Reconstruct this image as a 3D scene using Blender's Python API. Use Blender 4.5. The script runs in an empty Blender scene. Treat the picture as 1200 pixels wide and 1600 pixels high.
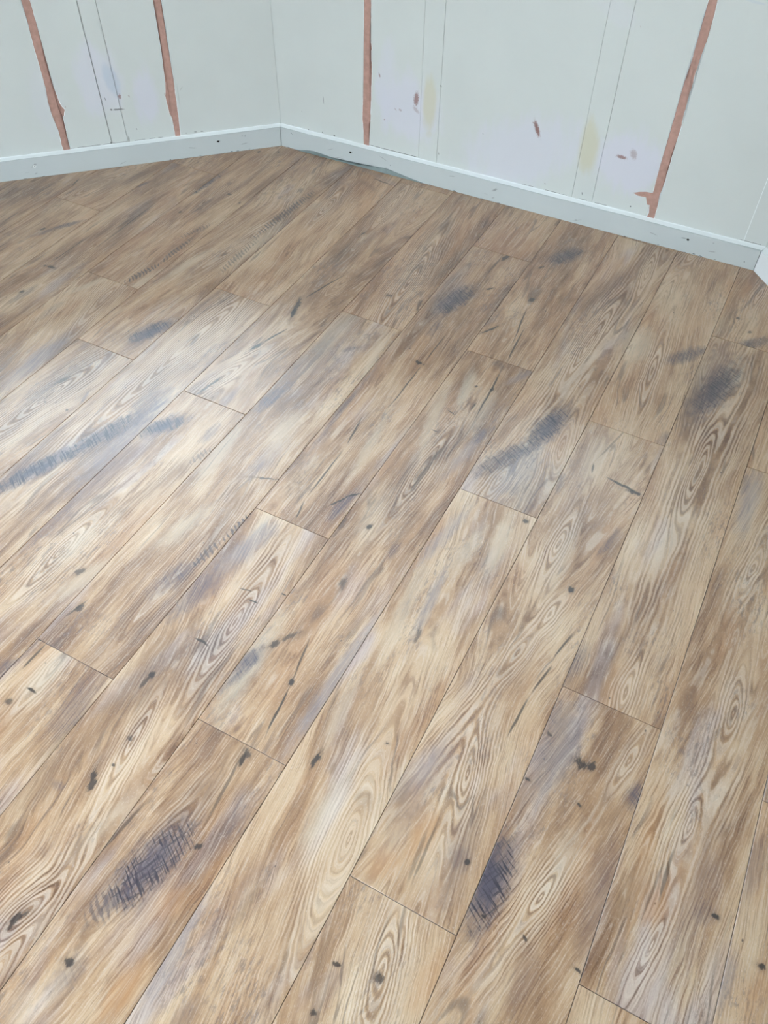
import bpy, bmesh, math, random
from mathutils import Matrix, Vector, noise

# ---------------------------------------------------------------- camera, world, exposure
scene = bpy.context.scene
cam_data = bpy.data.cameras.new('camera')
cam = bpy.data.objects.new('camera', cam_data)
scene.collection.objects.link(cam)
CR = Vector((0.88507763, 0.46533616, 0.00999254))
CU = Vector((-0.36156572, 0.673868, 0.64433853))
CF = Vector((-0.29310036, 0.57390258, -0.7646751))
m = Matrix.Identity(4)
for i, v in enumerate((CR, CU, -CF)):
    for j in range(3):
        m[j][i] = v[j]
m.translation = Vector((-0.15962587, -0.52281786, 1.38407639))
cam.matrix_world = m
cam_data.sensor_fit = 'VERTICAL'
cam_data.sensor_height = 24.0
cam_data.lens = 1263.62374 / 1600 * 24.0
cam_data.clip_start = 0.02
scene.camera = cam

world = bpy.data.worlds.new('overcast_sky')
scene.world = world
world.use_nodes = True
wn = world.node_tree
wn.nodes.clear()
w_out = wn.nodes.new('ShaderNodeOutputWorld')
w_bg = wn.nodes.new('ShaderNodeBackground')
w_bg.inputs[1].default_value = 14.0
w_tc = wn.nodes.new('ShaderNodeTexCoord')
w_sep = wn.nodes.new('ShaderNodeSeparateXYZ')
w_rmp = wn.nodes.new('ShaderNodeValToRGB')
w_rmp.color_ramp.elements[0].position = 0.0
w_rmp.color_ramp.elements[0].color = (0.66, 0.73, 0.81, 1)
w_rmp.color_ramp.elements[1].position = 0.8
w_rmp.color_ramp.elements[1].color = (0.84, 0.96, 1.12, 1)
wn.links.new(w_tc.outputs['Generated'], w_sep.inputs[0])
wn.links.new(w_sep.outputs['Z'], w_rmp.inputs[0])
wn.links.new(w_rmp.outputs[0], w_bg.inputs[0])
wn.links.new(w_bg.outputs[0], w_out.inputs[0])

vs = scene.view_settings
vs.view_transform = 'Standard'
vs.look = 'None'
vs.exposure = -0.13
vs.gamma = 1.0
vs.use_curve_mapping = False
scene.cycles.max_bounces = 7
scene.cycles.diffuse_bounces = 5
scene.cycles.glossy_bounces = 4
scene.cycles.transparent_max_bounces = 8
scene.cycles.sample_clamp_indirect = 10.0

# ---------------------------------------------------------------- measured data
FEATURES = """
B -1.8007 1.8094 0.0761 0.0220 0.82 0.45
B -1.7266 1.6186 0.1713 0.0120 1.58 0.50
H -1.8985 1.5164 0.0729 0.0130 1.53 0.85
T -1.7529 1.2600 0.0607 0.0100 1.24 0.50
T -1.7375 1.1414 0.0801 0.0100 1.57 0.70
T -1.7515 0.9972 0.0657 0.0120 1.35 0.85
T -1.5546 1.2103 0.0977 0.0120 1.59 0.60
T -1.5610 1.4876 0.1586 0.0150 1.51 0.75
K -1.8682 1.7938 0.0064 0.0050 1.36 0.70
K -1.8060 1.8254 0.0040 0.0050 1.14 0.60
K -1.7885 1.4961 0.0056 0.0060 1.33 0.70
K -1.8635 1.3301 0.0053 0.0050 1.34 0.60
K -1.7277 1.4708 0.0071 0.0040 1.54 0.70
S -2.1665 1.0205 0.0407 0.0090 1.08 0.55
S -2.1269 1.0955 0.0492 0.0100 1.02 0.85
K -2.1788 1.0391 0.0110 0.0050 1.25 0.80
B -2.1792 1.3950 0.2572 0.0450 0.83 0.35
C -2.3478 1.2158 0.0632 0.0016 1.61 0.60
C -2.3180 1.0503 0.0532 0.0016 1.57 0.70
C -2.0263 0.9969 0.1105 0.0015 1.54 0.70
C -1.9649 1.1826 0.1768 0.0020 1.59 0.60
K -2.0139 0.8912 0.0181 0.0050 0.12 0.80
S -2.0803 1.4130 0.0237 0.0060 1.31 0.80
C -2.2894 1.3128 0.0316 0.0020 1.77 0.80
R -2.2164 1.3090 0.0496 0.0160 1.37 0.50
S -1.9841 0.7532 0.0411 0.0120 1.48 0.50
K -1.9971 0.7600 0.0115 0.0040 1.46 0.80
S -1.8607 0.7304 0.0511 0.0120 1.57 0.35
G -1.7419 0.5449 0.1328 0.0260 1.59 0.50
L -1.7248 0.9631 0.0465 0.0140 1.48 0.50
R -1.7742 0.8386 0.0713 0.0140 1.77 0.60
H -1.5566 0.7831 0.0569 0.0250 1.20 0.90
K -1.6286 0.5171 0.0258 0.0070 1.12 0.60
S -1.5327 0.4911 0.0245 0.0040 1.86 0.60
K -1.5408 0.4368 0.0024 0.0040 1.00 0.70
K -1.6082 0.4352 0.0024 0.0040 1.01 0.60
R -1.4339 0.8129 0.2102 0.0220 1.55 1.00
R -1.6095 0.4729 0.1340 0.0240 1.45 1.00
H -1.4623 0.2501 0.0853 0.0200 1.24 1.00
H -1.4047 0.4060 0.0841 0.0240 1.26 0.85
S -1.3724 0.5505 0.0735 0.0300 1.58 0.60
G -1.3420 0.4541 0.2101 0.0400 1.49 0.45
H -1.2968 0.5035 0.0511 0.0200 0.98 0.95
K -1.2811 0.6910 0.0434 0.0030 1.34 0.80
R -1.2658 0.7154 0.0641 0.0140 1.37 0.90
K -1.2652 0.8713 0.0216 0.0040 1.36 0.90
C -1.2474 0.9317 0.0529 0.0024 1.26 0.90
K -1.2669 1.0806 0.0463 0.0060 1.89 0.90
C -1.2433 1.1991 0.0988 0.0020 1.31 0.80
K -1.2589 1.0485 0.0229 0.0040 1.85 0.90
S -1.1143 0.7203 0.0589 0.0170 1.39 0.85
S -1.0360 0.9831 0.0246 0.0080 0.84 0.50
S -1.0416 0.7263 0.0200 0.0080 1.48 0.35
G -1.0791 0.9179 0.1765 0.0500 1.14 0.30
G -1.0096 0.5254 0.0786 0.0250 1.42 0.35
K -0.9758 0.4781 0.0337 0.0030 0.40 0.70
T -0.9505 0.3353 0.0603 0.0100 1.35 0.80
T -0.9707 0.2339 0.0431 0.0120 1.41 0.70
S -0.9943 0.1482 0.0491 0.0200 1.29 0.70
S -0.9328 0.1289 0.0652 0.0240 1.40 0.50
G -0.9035 0.3009 0.0936 0.0260 1.34 0.50
B -1.1731 0.3810 0.1195 0.0240 1.35 0.40
T -1.1536 0.4680 0.0304 0.0100 1.36 0.50
S -1.1795 0.5364 0.0319 0.0120 1.55 0.50
S -0.7817 0.4910 0.0491 0.0110 1.44 0.75
K -0.7948 0.4975 0.0257 0.0025 1.09 0.90
C -0.7757 0.5285 0.0183 0.0020 0.82 0.90
S -0.9384 0.7707 0.1876 0.0060 1.59 0.55
C -0.8584 0.4314 0.0344 0.0016 1.76 0.80
C -0.8658 0.5595 0.0943 0.0017 1.58 0.80
C -0.8742 0.7105 0.0573 0.0017 1.70 0.80
C -0.8391 0.9158 0.1076 0.0016 1.56 0.80
C -0.8366 1.0971 0.0737 0.0016 1.55 0.70
K -0.8471 1.0186 0.0154 0.0050 -0.04 0.90
B -0.9158 0.5578 0.1557 0.0220 1.53 0.30
R -1.0409 1.3618 0.1291 0.0200 1.66 1.00
K -1.0559 1.2474 0.0098 0.0070 0.82 0.60
K -0.9601 1.2453 0.0237 0.0050 1.79 0.60
H -0.8782 1.3202 0.0693 0.0260 1.36 0.85
S -0.8770 1.1730 0.0418 0.0120 1.53 0.40
K -0.8346 1.5933 0.0234 0.0060 1.34 0.80
C -0.8491 1.5352 0.0589 0.0020 1.55 0.60
B -1.0292 1.7770 0.0495 0.0060 1.66 0.90
K -0.8171 1.4169 0.0120 0.0040 0.77 0.80
K -0.6876 1.4248 0.0121 0.0070 1.19 0.80
C -0.6732 1.3025 0.1005 0.0018 -1.43 0.80
C -0.6518 1.2154 0.0909 0.0018 1.64 0.80
K -0.7221 1.5921 0.0126 0.0040 1.07 0.80
K -0.7407 1.2368 0.0355 0.0035 1.05 0.90
S -0.7567 1.2677 0.0351 0.0100 1.28 0.40
H -0.6747 1.6887 0.0571 0.0240 1.01 0.75
B -0.6532 1.8065 0.0327 0.0140 1.24 0.50
C -0.6386 0.9948 0.1236 0.0018 1.64 0.85
K -0.6380 1.0129 0.0058 0.0040 1.53 0.80
K -0.6783 1.0024 0.0037 0.0030 1.24 0.80
C -0.6538 0.9303 0.0187 0.0015 -1.56 0.80
C -0.6926 0.8852 0.0130 0.0013 -0.31 0.80
C -0.7013 0.8065 0.0107 0.0013 -0.06 0.80
S -0.5944 0.8452 0.0260 0.0090 1.51 0.60
G -0.6053 0.7681 0.1039 0.0160 1.45 0.45
K -0.6635 0.6768 0.0824 0.0040 1.55 0.55
R -0.6644 0.6785 0.0807 0.0140 1.54 0.80
B -1.1081 1.8683 0.1408 0.0300 1.34 0.30
R -0.4772 1.3383 0.1478 0.0200 1.52 1.00
R -0.4011 0.9059 0.1408 0.0240 1.66 0.50
R -0.0942 0.9944 0.1599 0.0240 1.56 1.00
R -0.2931 1.2808 0.0569 0.0090 1.64 1.00
R -0.1649 1.3882 0.0815 0.0100 1.60 0.60
H -0.4604 0.9515 0.0739 0.0240 1.37 0.90
H -0.5113 0.8083 0.0833 0.0200 1.07 0.65
S -0.4231 0.7375 0.0869 0.0400 1.41 0.45
R -0.5057 0.7199 0.0426 0.0100 1.46 1.00
S -0.2280 1.3903 0.0624 0.0200 0.94 0.80
H -0.1240 1.2944 0.1073 0.0300 1.35 0.80
H -0.0969 1.5079 0.0751 0.0160 0.87 0.55
S -0.1976 1.0440 0.0278 0.0120 1.41 0.50
C -0.2399 0.8467 0.0471 0.0030 -0.16 0.85
K -0.2144 0.8388 0.0206 0.0050 0.10 0.85
C -0.3199 0.8690 0.0194 0.0020 1.77 0.70
C -0.3030 0.9722 0.0810 0.0020 1.33 0.40
S -0.3718 0.7860 0.0322 0.0080 1.69 0.50
B -0.5166 1.5922 0.2221 0.0260 1.31 0.35
B -0.1685 1.6276 0.2211 0.0160 1.57 0.50
B -0.1702 1.2582 0.2066 0.0300 -1.54 0.40
L -0.3498 1.3646 0.0867 0.0300 1.55 0.50
R -0.4258 1.7374 0.0661 0.0120 1.60 0.90
R -0.3369 1.8931 0.0264 0.0120 1.37 0.80
O -0.1806 1.6980 0.1248 0.0300 1.34 0.50
R -0.1129 1.7864 0.0560 0.0080 1.52 0.70
K -0.1419 1.6248 0.0060 0.0040 1.33 0.70
K -0.0979 1.5741 0.0061 0.0040 0.99 0.70
G 0.0276 0.9380 0.1188 0.0220 1.59 0.60
S 0.0089 0.9906 0.0343 0.0080 1.56 0.50
K -0.2488 0.5132 0.0074 0.0060 0.82 0.90
R -0.2665 0.4352 0.0064 0.0060 1.37 1.00
S -0.2165 0.6773 0.0393 0.0090 1.36 0.50
S -0.1859 0.3543 0.0502 0.0160 1.49 0.55
C -0.2409 0.1964 0.0531 0.0018 1.49 0.80
C -0.2301 0.2874 0.0386 0.0018 1.40 0.80
C -0.2183 0.3812 0.0436 0.0018 1.34 0.70
R -0.3146 0.6267 0.0316 0.0100 1.60 1.00
R -0.2926 0.3211 0.0349 0.0110 1.45 0.90
R -0.2821 0.0423 0.0687 0.0160 1.77 1.00
R -0.0783 0.3375 0.0267 0.0090 1.55 1.00
R 0.0879 0.1591 0.0639 0.0170 1.49 1.00
R 0.1003 0.4103 0.0336 0.0110 1.56 0.90
R 0.0729 0.7444 0.0411 0.0100 1.44 1.00
S -0.1557 0.1772 0.0879 0.0340 1.69 0.40
K -0.1004 0.1661 0.0182 0.0090 0.16 0.85
R -0.0420 0.2051 0.0064 0.0070 1.37 1.00
S -0.0043 0.1524 0.0242 0.0160 1.39 0.75
S -0.1867 0.2354 0.0271 0.0140 1.47 0.40
H -0.1747 -0.0957 0.0663 0.0260 1.57 1.00
K -0.0884 0.0912 0.0030 0.0050 1.32 0.90
R -0.0995 -0.0958 0.0071 0.0120 1.37 1.00
K -0.0952 -0.1457 0.0023 0.0040 0.89 0.80
K -0.1653 -0.1470 0.0030 0.0060 1.42 0.90
K -0.0068 -0.1502 0.0025 0.0050 1.15 0.90
K -0.1764 0.1899 0.0036 0.0050 1.23 0.80
K -0.1808 0.0905 0.0030 0.0060 1.35 0.90
K -0.2205 -0.0837 0.0047 0.0050 1.52 0.90
S -0.2346 -0.0843 0.0188 0.0160 0.21 0.35
K 0.1605 0.0221 0.0040 0.0060 1.42 0.90
S 0.1456 0.0211 0.0172 0.0160 0.21 0.35
C -0.2964 -0.1129 0.0522 0.0030 1.67 0.40
C 0.0749 0.0470 0.0562 0.0025 1.56 0.60
R 0.0855 -0.0495 0.0384 0.0080 1.45 1.00
K 0.2370 -0.0126 0.0059 0.0070 1.44 0.90
G 0.1954 -0.0554 0.0500 0.0120 1.50 0.50
B 0.0314 -0.0034 0.0643 0.0200 1.46 0.30
O 0.0685 -0.0063 0.0431 0.0220 1.36 0.50
O -0.3040 -0.0791 0.0525 0.0220 1.60 0.50
O -0.3392 -0.1509 0.0373 0.0220 1.05 0.50
B -0.2343 -0.0743 0.0991 0.0160 1.55 0.30
G -0.4946 0.3442 0.1104 0.0120 1.66 0.55
G -0.5425 0.5251 0.1009 0.0160 1.42 0.50
K -0.4822 0.2566 0.0196 0.0040 1.70 0.60
K -0.3994 0.6414 0.0057 0.0050 1.43 0.80
S -0.7460 0.0463 0.0518 0.0140 1.38 0.80
K -0.7231 0.1139 0.0147 0.0060 1.12 0.85
K -0.7036 0.1466 0.0213 0.0050 1.03 0.70
B -0.6868 0.1556 0.0214 0.0070 1.03 0.45
C -0.6401 -0.0009 0.0617 0.0018 1.70 0.90
C -0.6583 0.1133 0.0539 0.0016 1.76 0.80
K -0.6487 0.0586 0.0058 0.0040 1.70 0.90
G -0.5776 0.1062 0.1837 0.0160 1.54 0.65
K -0.5287 -0.0479 0.0170 0.0050 1.62 0.90
B -0.4957 -0.0504 0.0128 0.0080 1.64 0.50
T -0.6962 -0.4084 0.0395 0.0220 1.20 0.55
H -0.6752 -0.3330 0.0740 0.0300 1.32 0.90
R -0.6843 -0.3338 0.0176 0.0120 1.51 0.80
K -0.6212 -0.2689 0.0056 0.0060 0.97 0.85
C -0.6431 -0.1699 0.0709 0.0022 1.68 0.60
K -0.6432 -0.0987 0.0105 0.0080 -0.53 0.75
C -0.6450 -0.1110 0.0175 0.0030 1.73 0.90
R -0.8078 -0.4905 0.0100 0.0200 1.37 1.00
K -0.8103 -0.4954 0.0190 0.0070 1.14 0.85
K -0.6972 -0.5007 0.0063 0.0070 1.46 0.85
S -0.6853 -0.5162 0.0340 0.0200 1.55 0.50
K -0.8541 -0.2653 0.0217 0.0060 1.98 0.85
K -0.8400 -0.2280 0.0029 0.0030 1.41 0.80
S -0.9022 -0.2988 0.0070 0.0140 1.43 0.40
C -0.7577 -0.3206 0.0856 0.0025 1.40 0.60
K -1.1156 -0.0008 0.0108 0.0060 1.52 0.80
K -1.1750 0.0687 0.0148 0.0060 1.22 0.70
C -1.1201 -0.0030 0.0308 0.0020 1.34 0.70
K -0.8934 -0.0518 0.0075 0.0060 1.64 0.90
C -0.8942 -0.0728 0.0180 0.0030 1.52 0.70
B -0.9525 -0.2381 0.0574 0.0200 1.50 0.55
R -0.8225 0.1359 0.0701 0.0180 1.67 1.00
C -0.8508 0.0507 0.0204 0.0020 -0.03 0.90
C -0.8146 0.1802 0.0129 0.0014 0.05 0.90
C -0.8441 0.1949 0.0155 0.0012 0.23 0.80
C -0.7674 0.2215 0.0068 0.0013 -0.13 0.90
S -0.9735 -0.1632 0.0710 0.0240 1.64 0.50
S -1.1433 -0.1723 0.0219 0.0160 1.72 0.60
C -1.1164 -0.1285 0.0383 0.0020 1.53 0.80
K -1.1311 -0.0939 0.0034 0.0060 1.52 0.80
L -1.0708 -0.1557 0.0610 0.0240 1.58 0.50
K -1.0884 -0.2220 0.0062 0.0060 1.17 0.70
C -1.0687 -0.1848 0.0132 0.0020 -0.04 0.90
R -1.0717 -0.1340 0.0310 0.0090 1.58 1.00
R -0.2675 -0.2984 0.0117 0.0140 1.77 1.00
K -0.2686 -0.3015 0.0084 0.0060 -0.04 0.75
K -0.3307 -0.3857 0.0054 0.0060 1.34 0.80
K -0.3328 -0.3131 0.0029 0.0050 1.57 0.80
O -0.5994 -0.4941 0.0509 0.0200 1.44 0.60
O -0.6083 -0.3592 0.0383 0.0200 1.32 0.40
G -0.5679 -0.4040 0.1134 0.0180 1.71 0.60
S -0.5006 -0.4706 0.0229 0.0120 1.27 0.40
R -0.8401 -0.1722 0.0317 0.0100 1.77 1.00
K -0.8446 -0.1751 0.0065 0.0050 1.71 0.80
K -0.6996 0.4628 0.0073 0.0050 1.33 0.85
K -0.6753 0.3017 0.0137 0.0060 1.58 0.60
K -0.4307 0.0374 0.0033 0.0050 1.69 0.85
R -0.4101 -0.1527 0.0553 0.0220 1.69 0.60
G -0.3734 -0.0106 0.0915 0.0300 1.01 0.40
B -0.3691 -0.0460 0.0600 0.0140 1.67 0.35
L -0.4739 -0.1387 0.0590 0.0200 1.63 0.40
L -0.4816 0.5071 0.0836 0.0180 -1.67 0.45
L -1.0582 0.2680 0.0828 0.0240 1.36 0.45
L -1.2317 0.1242 0.0598 0.0220 1.56 0.45
R -1.2441 0.0784 0.0581 0.0160 1.56 1.00
L -1.0279 0.6385 0.0756 0.0300 1.59 0.40
L -1.1138 1.0240 0.1317 0.0360 1.53 0.35
L -1.5453 1.2779 0.1472 0.0220 1.52 0.40
R -1.5953 1.2426 0.0605 0.0080 1.47 0.80
R -1.5856 1.5811 0.0842 0.0070 1.77 0.60
R -1.4649 1.5947 0.0392 0.0120 1.69 0.90
R -1.2824 1.6779 0.0890 0.0140 1.63 0.70
K -1.2826 1.4957 0.0191 0.0040 1.39 0.80
S -1.5092 1.5564 0.0388 0.0140 1.17 0.30
L -0.6272 0.9344 0.1060 0.0200 -1.55 0.30
G -0.5944 1.0880 0.0445 0.0140 1.10 0.40
L -0.7072 0.4892 0.0967 0.0260 -1.38 0.30
S -0.6196 0.4264 0.0258 0.0080 1.48 0.50
K -0.7562 0.4442 0.0347 0.0050 1.67 0.50
S -0.7460 0.0630 0.0178 0.0120 1.40 0.60
G -1.3864 1.8364 0.1230 0.0140 -0.29 0.30
B -1.4118 1.7713 0.0538 0.0140 -0.42 0.40
M -1.3179 0.2816 0.2374 0.0400 1.48 0.55
M -1.5040 0.2359 0.0673 0.0300 1.65 0.35
M -0.9133 0.2118 0.1387 0.0340 1.38 0.55
M -1.3487 0.3956 0.1443 0.0300 1.60 0.40
B -0.9041 -0.0525 0.1464 0.0440 1.58 0.45
B -0.9364 -0.3142 0.0842 0.0400 1.55 0.40
B -0.6711 -0.2083 0.1243 0.0300 1.49 0.30
M -0.3396 0.0015 0.1439 0.0240 1.54 0.45
M -0.2396 -0.0771 0.0924 0.0260 1.71 0.35
M -0.3359 0.8972 0.1910 0.0340 1.57 0.30
G -0.4738 0.7693 0.1291 0.0360 1.40 0.50
M -0.1491 1.2980 0.2169 0.0360 1.54 0.60
B -0.4581 1.6441 0.1975 0.0180 1.62 0.50
M -0.9399 0.9980 0.1745 0.0140 1.65 0.25
G -0.1652 0.1639 0.1133 0.0400 1.62 0.35
M -0.0154 -0.0300 0.1060 0.0280 1.62 0.40
M 0.1264 0.0163 0.1408 0.0220 1.53 0.45
M 0.1931 0.1214 0.0713 0.0220 1.48 0.50
O 0.0358 0.0658 0.1218 0.0160 1.66 0.40
O -0.1784 0.1339 0.0896 0.0060 -1.74 0.10
L -0.0812 -0.0071 0.0628 0.0180 -1.57 0.35
L -0.7401 0.0489 0.1301 0.0240 1.62 0.60
L -0.4636 -0.1004 0.0923 0.0180 -1.54 0.35
L -0.5354 0.3276 0.1612 0.0180 1.66 0.40
L -0.4279 0.5569 0.0953 0.0200 1.67 0.55
L -1.1218 0.4916 0.1161 0.0220 1.64 0.50
L -1.1565 0.0595 0.0780 0.0220 -1.83 0.45
L -0.9117 0.3894 0.0974 0.0140 -1.62 0.50
L -0.9580 0.9555 0.1352 0.0140 1.81 0.45
L -0.7214 0.8346 0.1447 0.0180 -1.40 0.40
L -0.8179 0.6814 0.1398 0.0120 -1.47 0.40
L -0.6958 0.9780 0.0783 0.0160 -1.42 0.60
L -1.8486 0.8776 0.0797 0.0140 1.14 0.50
L -1.6636 1.0922 0.1062 0.0140 1.42 0.50
L -0.3826 1.3867 0.1043 0.0280 1.43 0.40
L -0.0999 0.7543 0.1269 0.0260 -1.64 0.25
L -0.2935 0.5713 0.1130 0.0180 -1.53 0.35
L -0.5367 0.0487 0.0895 0.0140 1.68 0.35
L -0.7875 -0.3234 0.0606 0.0180 1.39 0.30
L -0.7218 -0.5779 0.0323 0.0240 -1.80 0.30
B -0.5036 -0.3230 0.0753 0.0080 -1.61 0.40
M -0.5161 -0.2874 0.0650 0.0160 -1.56 0.35
M -0.3302 -0.3519 0.0495 0.0160 -1.66 0.40
B -0.3607 -0.3194 0.0549 0.0100 1.74 0.50
O -0.2005 -0.2690 0.0556 0.0220 1.47 0.40
M -0.0770 -0.2038 0.0550 0.0200 1.49 0.30
O 0.2418 -0.0500 0.0498 0.0200 1.48 0.40
B -1.0850 1.5740 0.1784 0.0180 -1.47 0.35
B -1.4603 1.5598 0.1378 0.0200 -1.60 0.25
M -1.2607 1.1153 0.1712 0.0200 -1.53 0.25
O -0.7980 1.6864 0.1423 0.0220 1.59 0.40
O -1.0120 1.6529 0.1399 0.0200 1.70 0.30
O -1.3619 1.7040 0.0933 0.0200 1.59 0.40
O -0.5205 1.7159 0.1078 0.0160 1.41 0.30
O -0.1953 1.7604 0.0745 0.0160 1.54 0.50
C -0.2881 -0.0991 0.0678 0.0020 1.62 0.50
C 0.0619 0.0179 0.0576 0.0020 1.48 0.40
C -1.1218 0.4916 0.1161 0.0012 1.64 0.30
C -1.3809 1.8177 0.0407 0.0020 -0.19 0.90
B -1.5201 1.8894 0.0363 0.0080 1.19 0.30
"""
STRIP_LEFT1 = ([(0.9342,0.5211),(0.9368,0.4977),(0.9343,0.4521),(0.9321,0.4264),(0.9309,0.3802),(0.9314,0.3359),(0.9299,0.2836),(0.9279,0.2406),(0.9246,0.2344),(0.9315,0.2256),(0.9243,0.1911),(0.9306,0.1809),(0.9300,0.1467),(0.9301,0.1077),(0.9270,0.0903),(0.9289,0.0701)],
    [(0.9563,0.5193),(0.9576,0.4944),(0.9567,0.4306),(0.9550,0.4079),(0.9532,0.3847),(0.9494,0.3547),(0.9543,0.3440),(0.9502,0.3097),(0.9540,0.2739),(0.9572,0.2410),(0.9607,0.2148),(0.9686,0.2009),(0.9609,0.1830),(0.9516,0.1765),(0.9499,0.1442),(0.9541,0.1321),(0.9480,0.1173),(0.9429,0.1061),(0.9431,0.0863),(0.9499,0.0694)])
STRIP_LEFT2 = ([(1.3166,0.4899),(1.3168,0.4593),(1.3104,0.3851),(1.3086,0.3321),(1.3063,0.2818),(1.3008,0.2303),(1.2948,0.2088),(1.2970,0.1680),(1.2976,0.1519),(1.3045,0.1465),(1.3033,0.1022),(1.3032,0.0688)],
    [(1.3366,0.4882),(1.3343,0.4617),(1.3329,0.4110),(1.3330,0.3668),(1.3318,0.3257),(1.3309,0.2620),(1.3278,0.1962),(1.3254,0.1324),(1.3219,0.0952),(1.3204,0.0715)])
STRIP_BACK1 = ([(0.3337,0.5129),(0.3322,0.4472),(0.3313,0.3612),(0.3278,0.2325),(0.3251,0.1936),(0.3238,0.1580),(0.3266,0.1225),(0.3296,0.0988),(0.3275,0.0735)],
    [(0.3566,0.5165),(0.3565,0.4578),(0.3531,0.4506),(0.3509,0.4063),(0.3572,0.3971),(0.3593,0.3802),(0.3528,0.3616),(0.3549,0.3514),(0.3592,0.3415),(0.3582,0.2760),(0.3559,0.2191),(0.3534,0.1563),(0.3475,0.1471),(0.3473,0.1108),(0.3480,0.0720)])
STRIP_BACK2 = ([(1.3206,0.6647),(1.3224,0.6287),(1.3219,0.5863),(1.3205,0.5451),(1.3215,0.5137),(1.3241,0.4764),(1.3177,0.4738),(1.3170,0.4363),(1.3170,0.3906),(1.3167,0.3494),(1.3165,0.3070),(1.3151,0.2504),(1.3151,0.1957),(1.3161,0.1584),(1.3151,0.1486),(1.2951,0.1473),(1.2778,0.1429),(1.2592,0.1354),(1.2736,0.1302),(1.2994,0.1311),(1.3086,0.1102),(1.3161,0.1102),(1.3207,0.0857),(1.3163,0.0666)],
    [(1.3409,0.6678),(1.3438,0.6297),(1.3424,0.5998),(1.3440,0.5775),(1.3409,0.5383),(1.3385,0.4954),(1.3397,0.4630),(1.3376,0.4263),(1.3398,0.4140),(1.3385,0.3834),(1.3417,0.3518),(1.3410,0.3125),(1.3374,0.2932),(1.3401,0.2563),(1.3410,0.2564),(1.3382,0.2161),(1.3413,0.1984),(1.3383,0.1640),(1.3356,0.1405),(1.3388,0.1220),(1.3401,0.1008),(1.3396,0.0709)])
MARKS_BACK = """
W 0.4969 0.2278 0.1149 0.1200 -1.53 0.80
W 0.8907 0.1782 0.1115 0.2200 -1.13 0.70
W 1.2294 0.2173 0.1047 0.1100 -1.33 0.90
W 1.0991 0.6005 0.0690 0.0300 -0.29 0.25
W 0.4143 0.2837 0.1390 0.0400 -1.64 0.60
Y 0.5646 0.2588 0.0936 0.0270 -1.57 0.80
Y 1.0962 0.2314 0.0965 0.0300 -1.52 0.85
Y 0.5693 0.1600 0.0106 0.0140 -1.06 0.30
P 0.5194 0.2619 0.0252 0.0100 -1.66 0.80
P 0.3869 0.3084 0.0086 0.0030 -1.29 0.70
P 0.4057 0.1726 0.0022 0.0040 -0.99 0.70
P 0.4637 0.2157 0.0065 0.0040 -0.45 0.45
P 0.4463 0.2141 0.0070 0.0020 -0.82 0.40
P 0.9281 0.2567 0.0292 0.0080 -1.12 0.90
P 0.9153 0.2715 0.0054 0.0030 -0.56 0.50
P 1.1994 0.2319 0.0187 0.0060 -0.03 0.80
P 1.2315 0.2480 0.0173 0.0110 -1.11 0.45
P 0.5198 0.2283 0.0160 0.0070 -0.73 0.35
D 0.1743 0.1883 0.0135 0.0008 -1.53 0.70
D 0.1072 0.0747 0.0026 0.0015 -0.21 0.90
D 0.1644 0.0772 0.0030 0.0015 -0.59 0.90
D 0.2118 0.0766 0.0040 0.0022 -0.35 0.90
D 0.0432 0.0787 0.0015 0.0010 -0.60 0.80
D 0.0746 0.0766 0.0015 0.0010 -0.60 0.80
D 1.3067 0.0693 0.0022 0.0012 -0.22 0.90
P 1.1676 0.5778 0.0036 0.0010 -0.84 0.30
D 1.2608 0.0911 0.0022 0.0025 -0.22 0.90
D 0.9816 0.0946 0.0023 0.0015 -0.91 0.90
D 0.6020 0.3172 0.0034 0.0020 -0.79 0.60
D 0.6087 0.1054 0.0042 0.0012 -1.22 0.70
D 1.1051 0.0929 0.0052 0.0012 -1.17 0.70
D 0.0843 0.1326 0.0013 0.0012 0.21 0.60
D 0.7557 0.2033 0.0022 0.0015 -0.93 0.50
G 1.4305 0.6774 0.0318 0.0030 -0.07 0.35
"""
MARKS_LEFT = """
W 1.0929 0.2752 0.1269 0.0800 -1.63 0.70
W 1.2313 0.2120 0.1018 0.0450 -1.73 0.80
W 0.9240 0.2249 0.1198 0.0600 -1.62 0.30
G 1.1338 0.2795 0.0564 0.0240 -1.36 0.60
P 1.1492 0.2219 0.0101 0.0050 -1.60 0.80
K 1.1358 0.1824 0.0228 0.0035 -0.02 0.70
K 1.1132 0.1840 0.0041 0.0030 -0.37 0.80
D 1.1022 0.2191 0.0064 0.0013 -1.33 0.70
P 1.1789 0.2207 0.0048 0.0030 -1.11 0.35
P 0.9726 0.2094 0.0026 0.0020 -1.00 0.50
D 1.1800 0.1126 0.0033 0.0015 -1.47 0.50
D 1.1476 0.0828 0.0109 0.0016 -1.70 0.90
D 1.0861 0.0764 0.0055 0.0014 -1.62 0.90
D 1.3740 0.0789 0.0055 0.0012 -0.12 0.90
D 1.3961 0.0784 0.0055 0.0012 -0.12 0.90
D 1.3418 0.0785 0.0022 0.0010 -0.12 0.80
P 1.2940 0.2110 0.0072 0.0015 -1.62 0.60
D 1.3506 0.2252 0.0085 0.0012 -2.26 0.25
D 1.3380 0.2078 0.0360 0.0008 -1.61 0.35
"""


# ---------------------------------------------------------------- small helpers
def srgb(r, g, b):
    def f(c):
        c /= 255.0
        return c / 12.92 if c <= 0.04045 else ((c + 0.055) / 1.055) ** 2.4
    return (f(r), f(g), f(b), 1.0)

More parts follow.
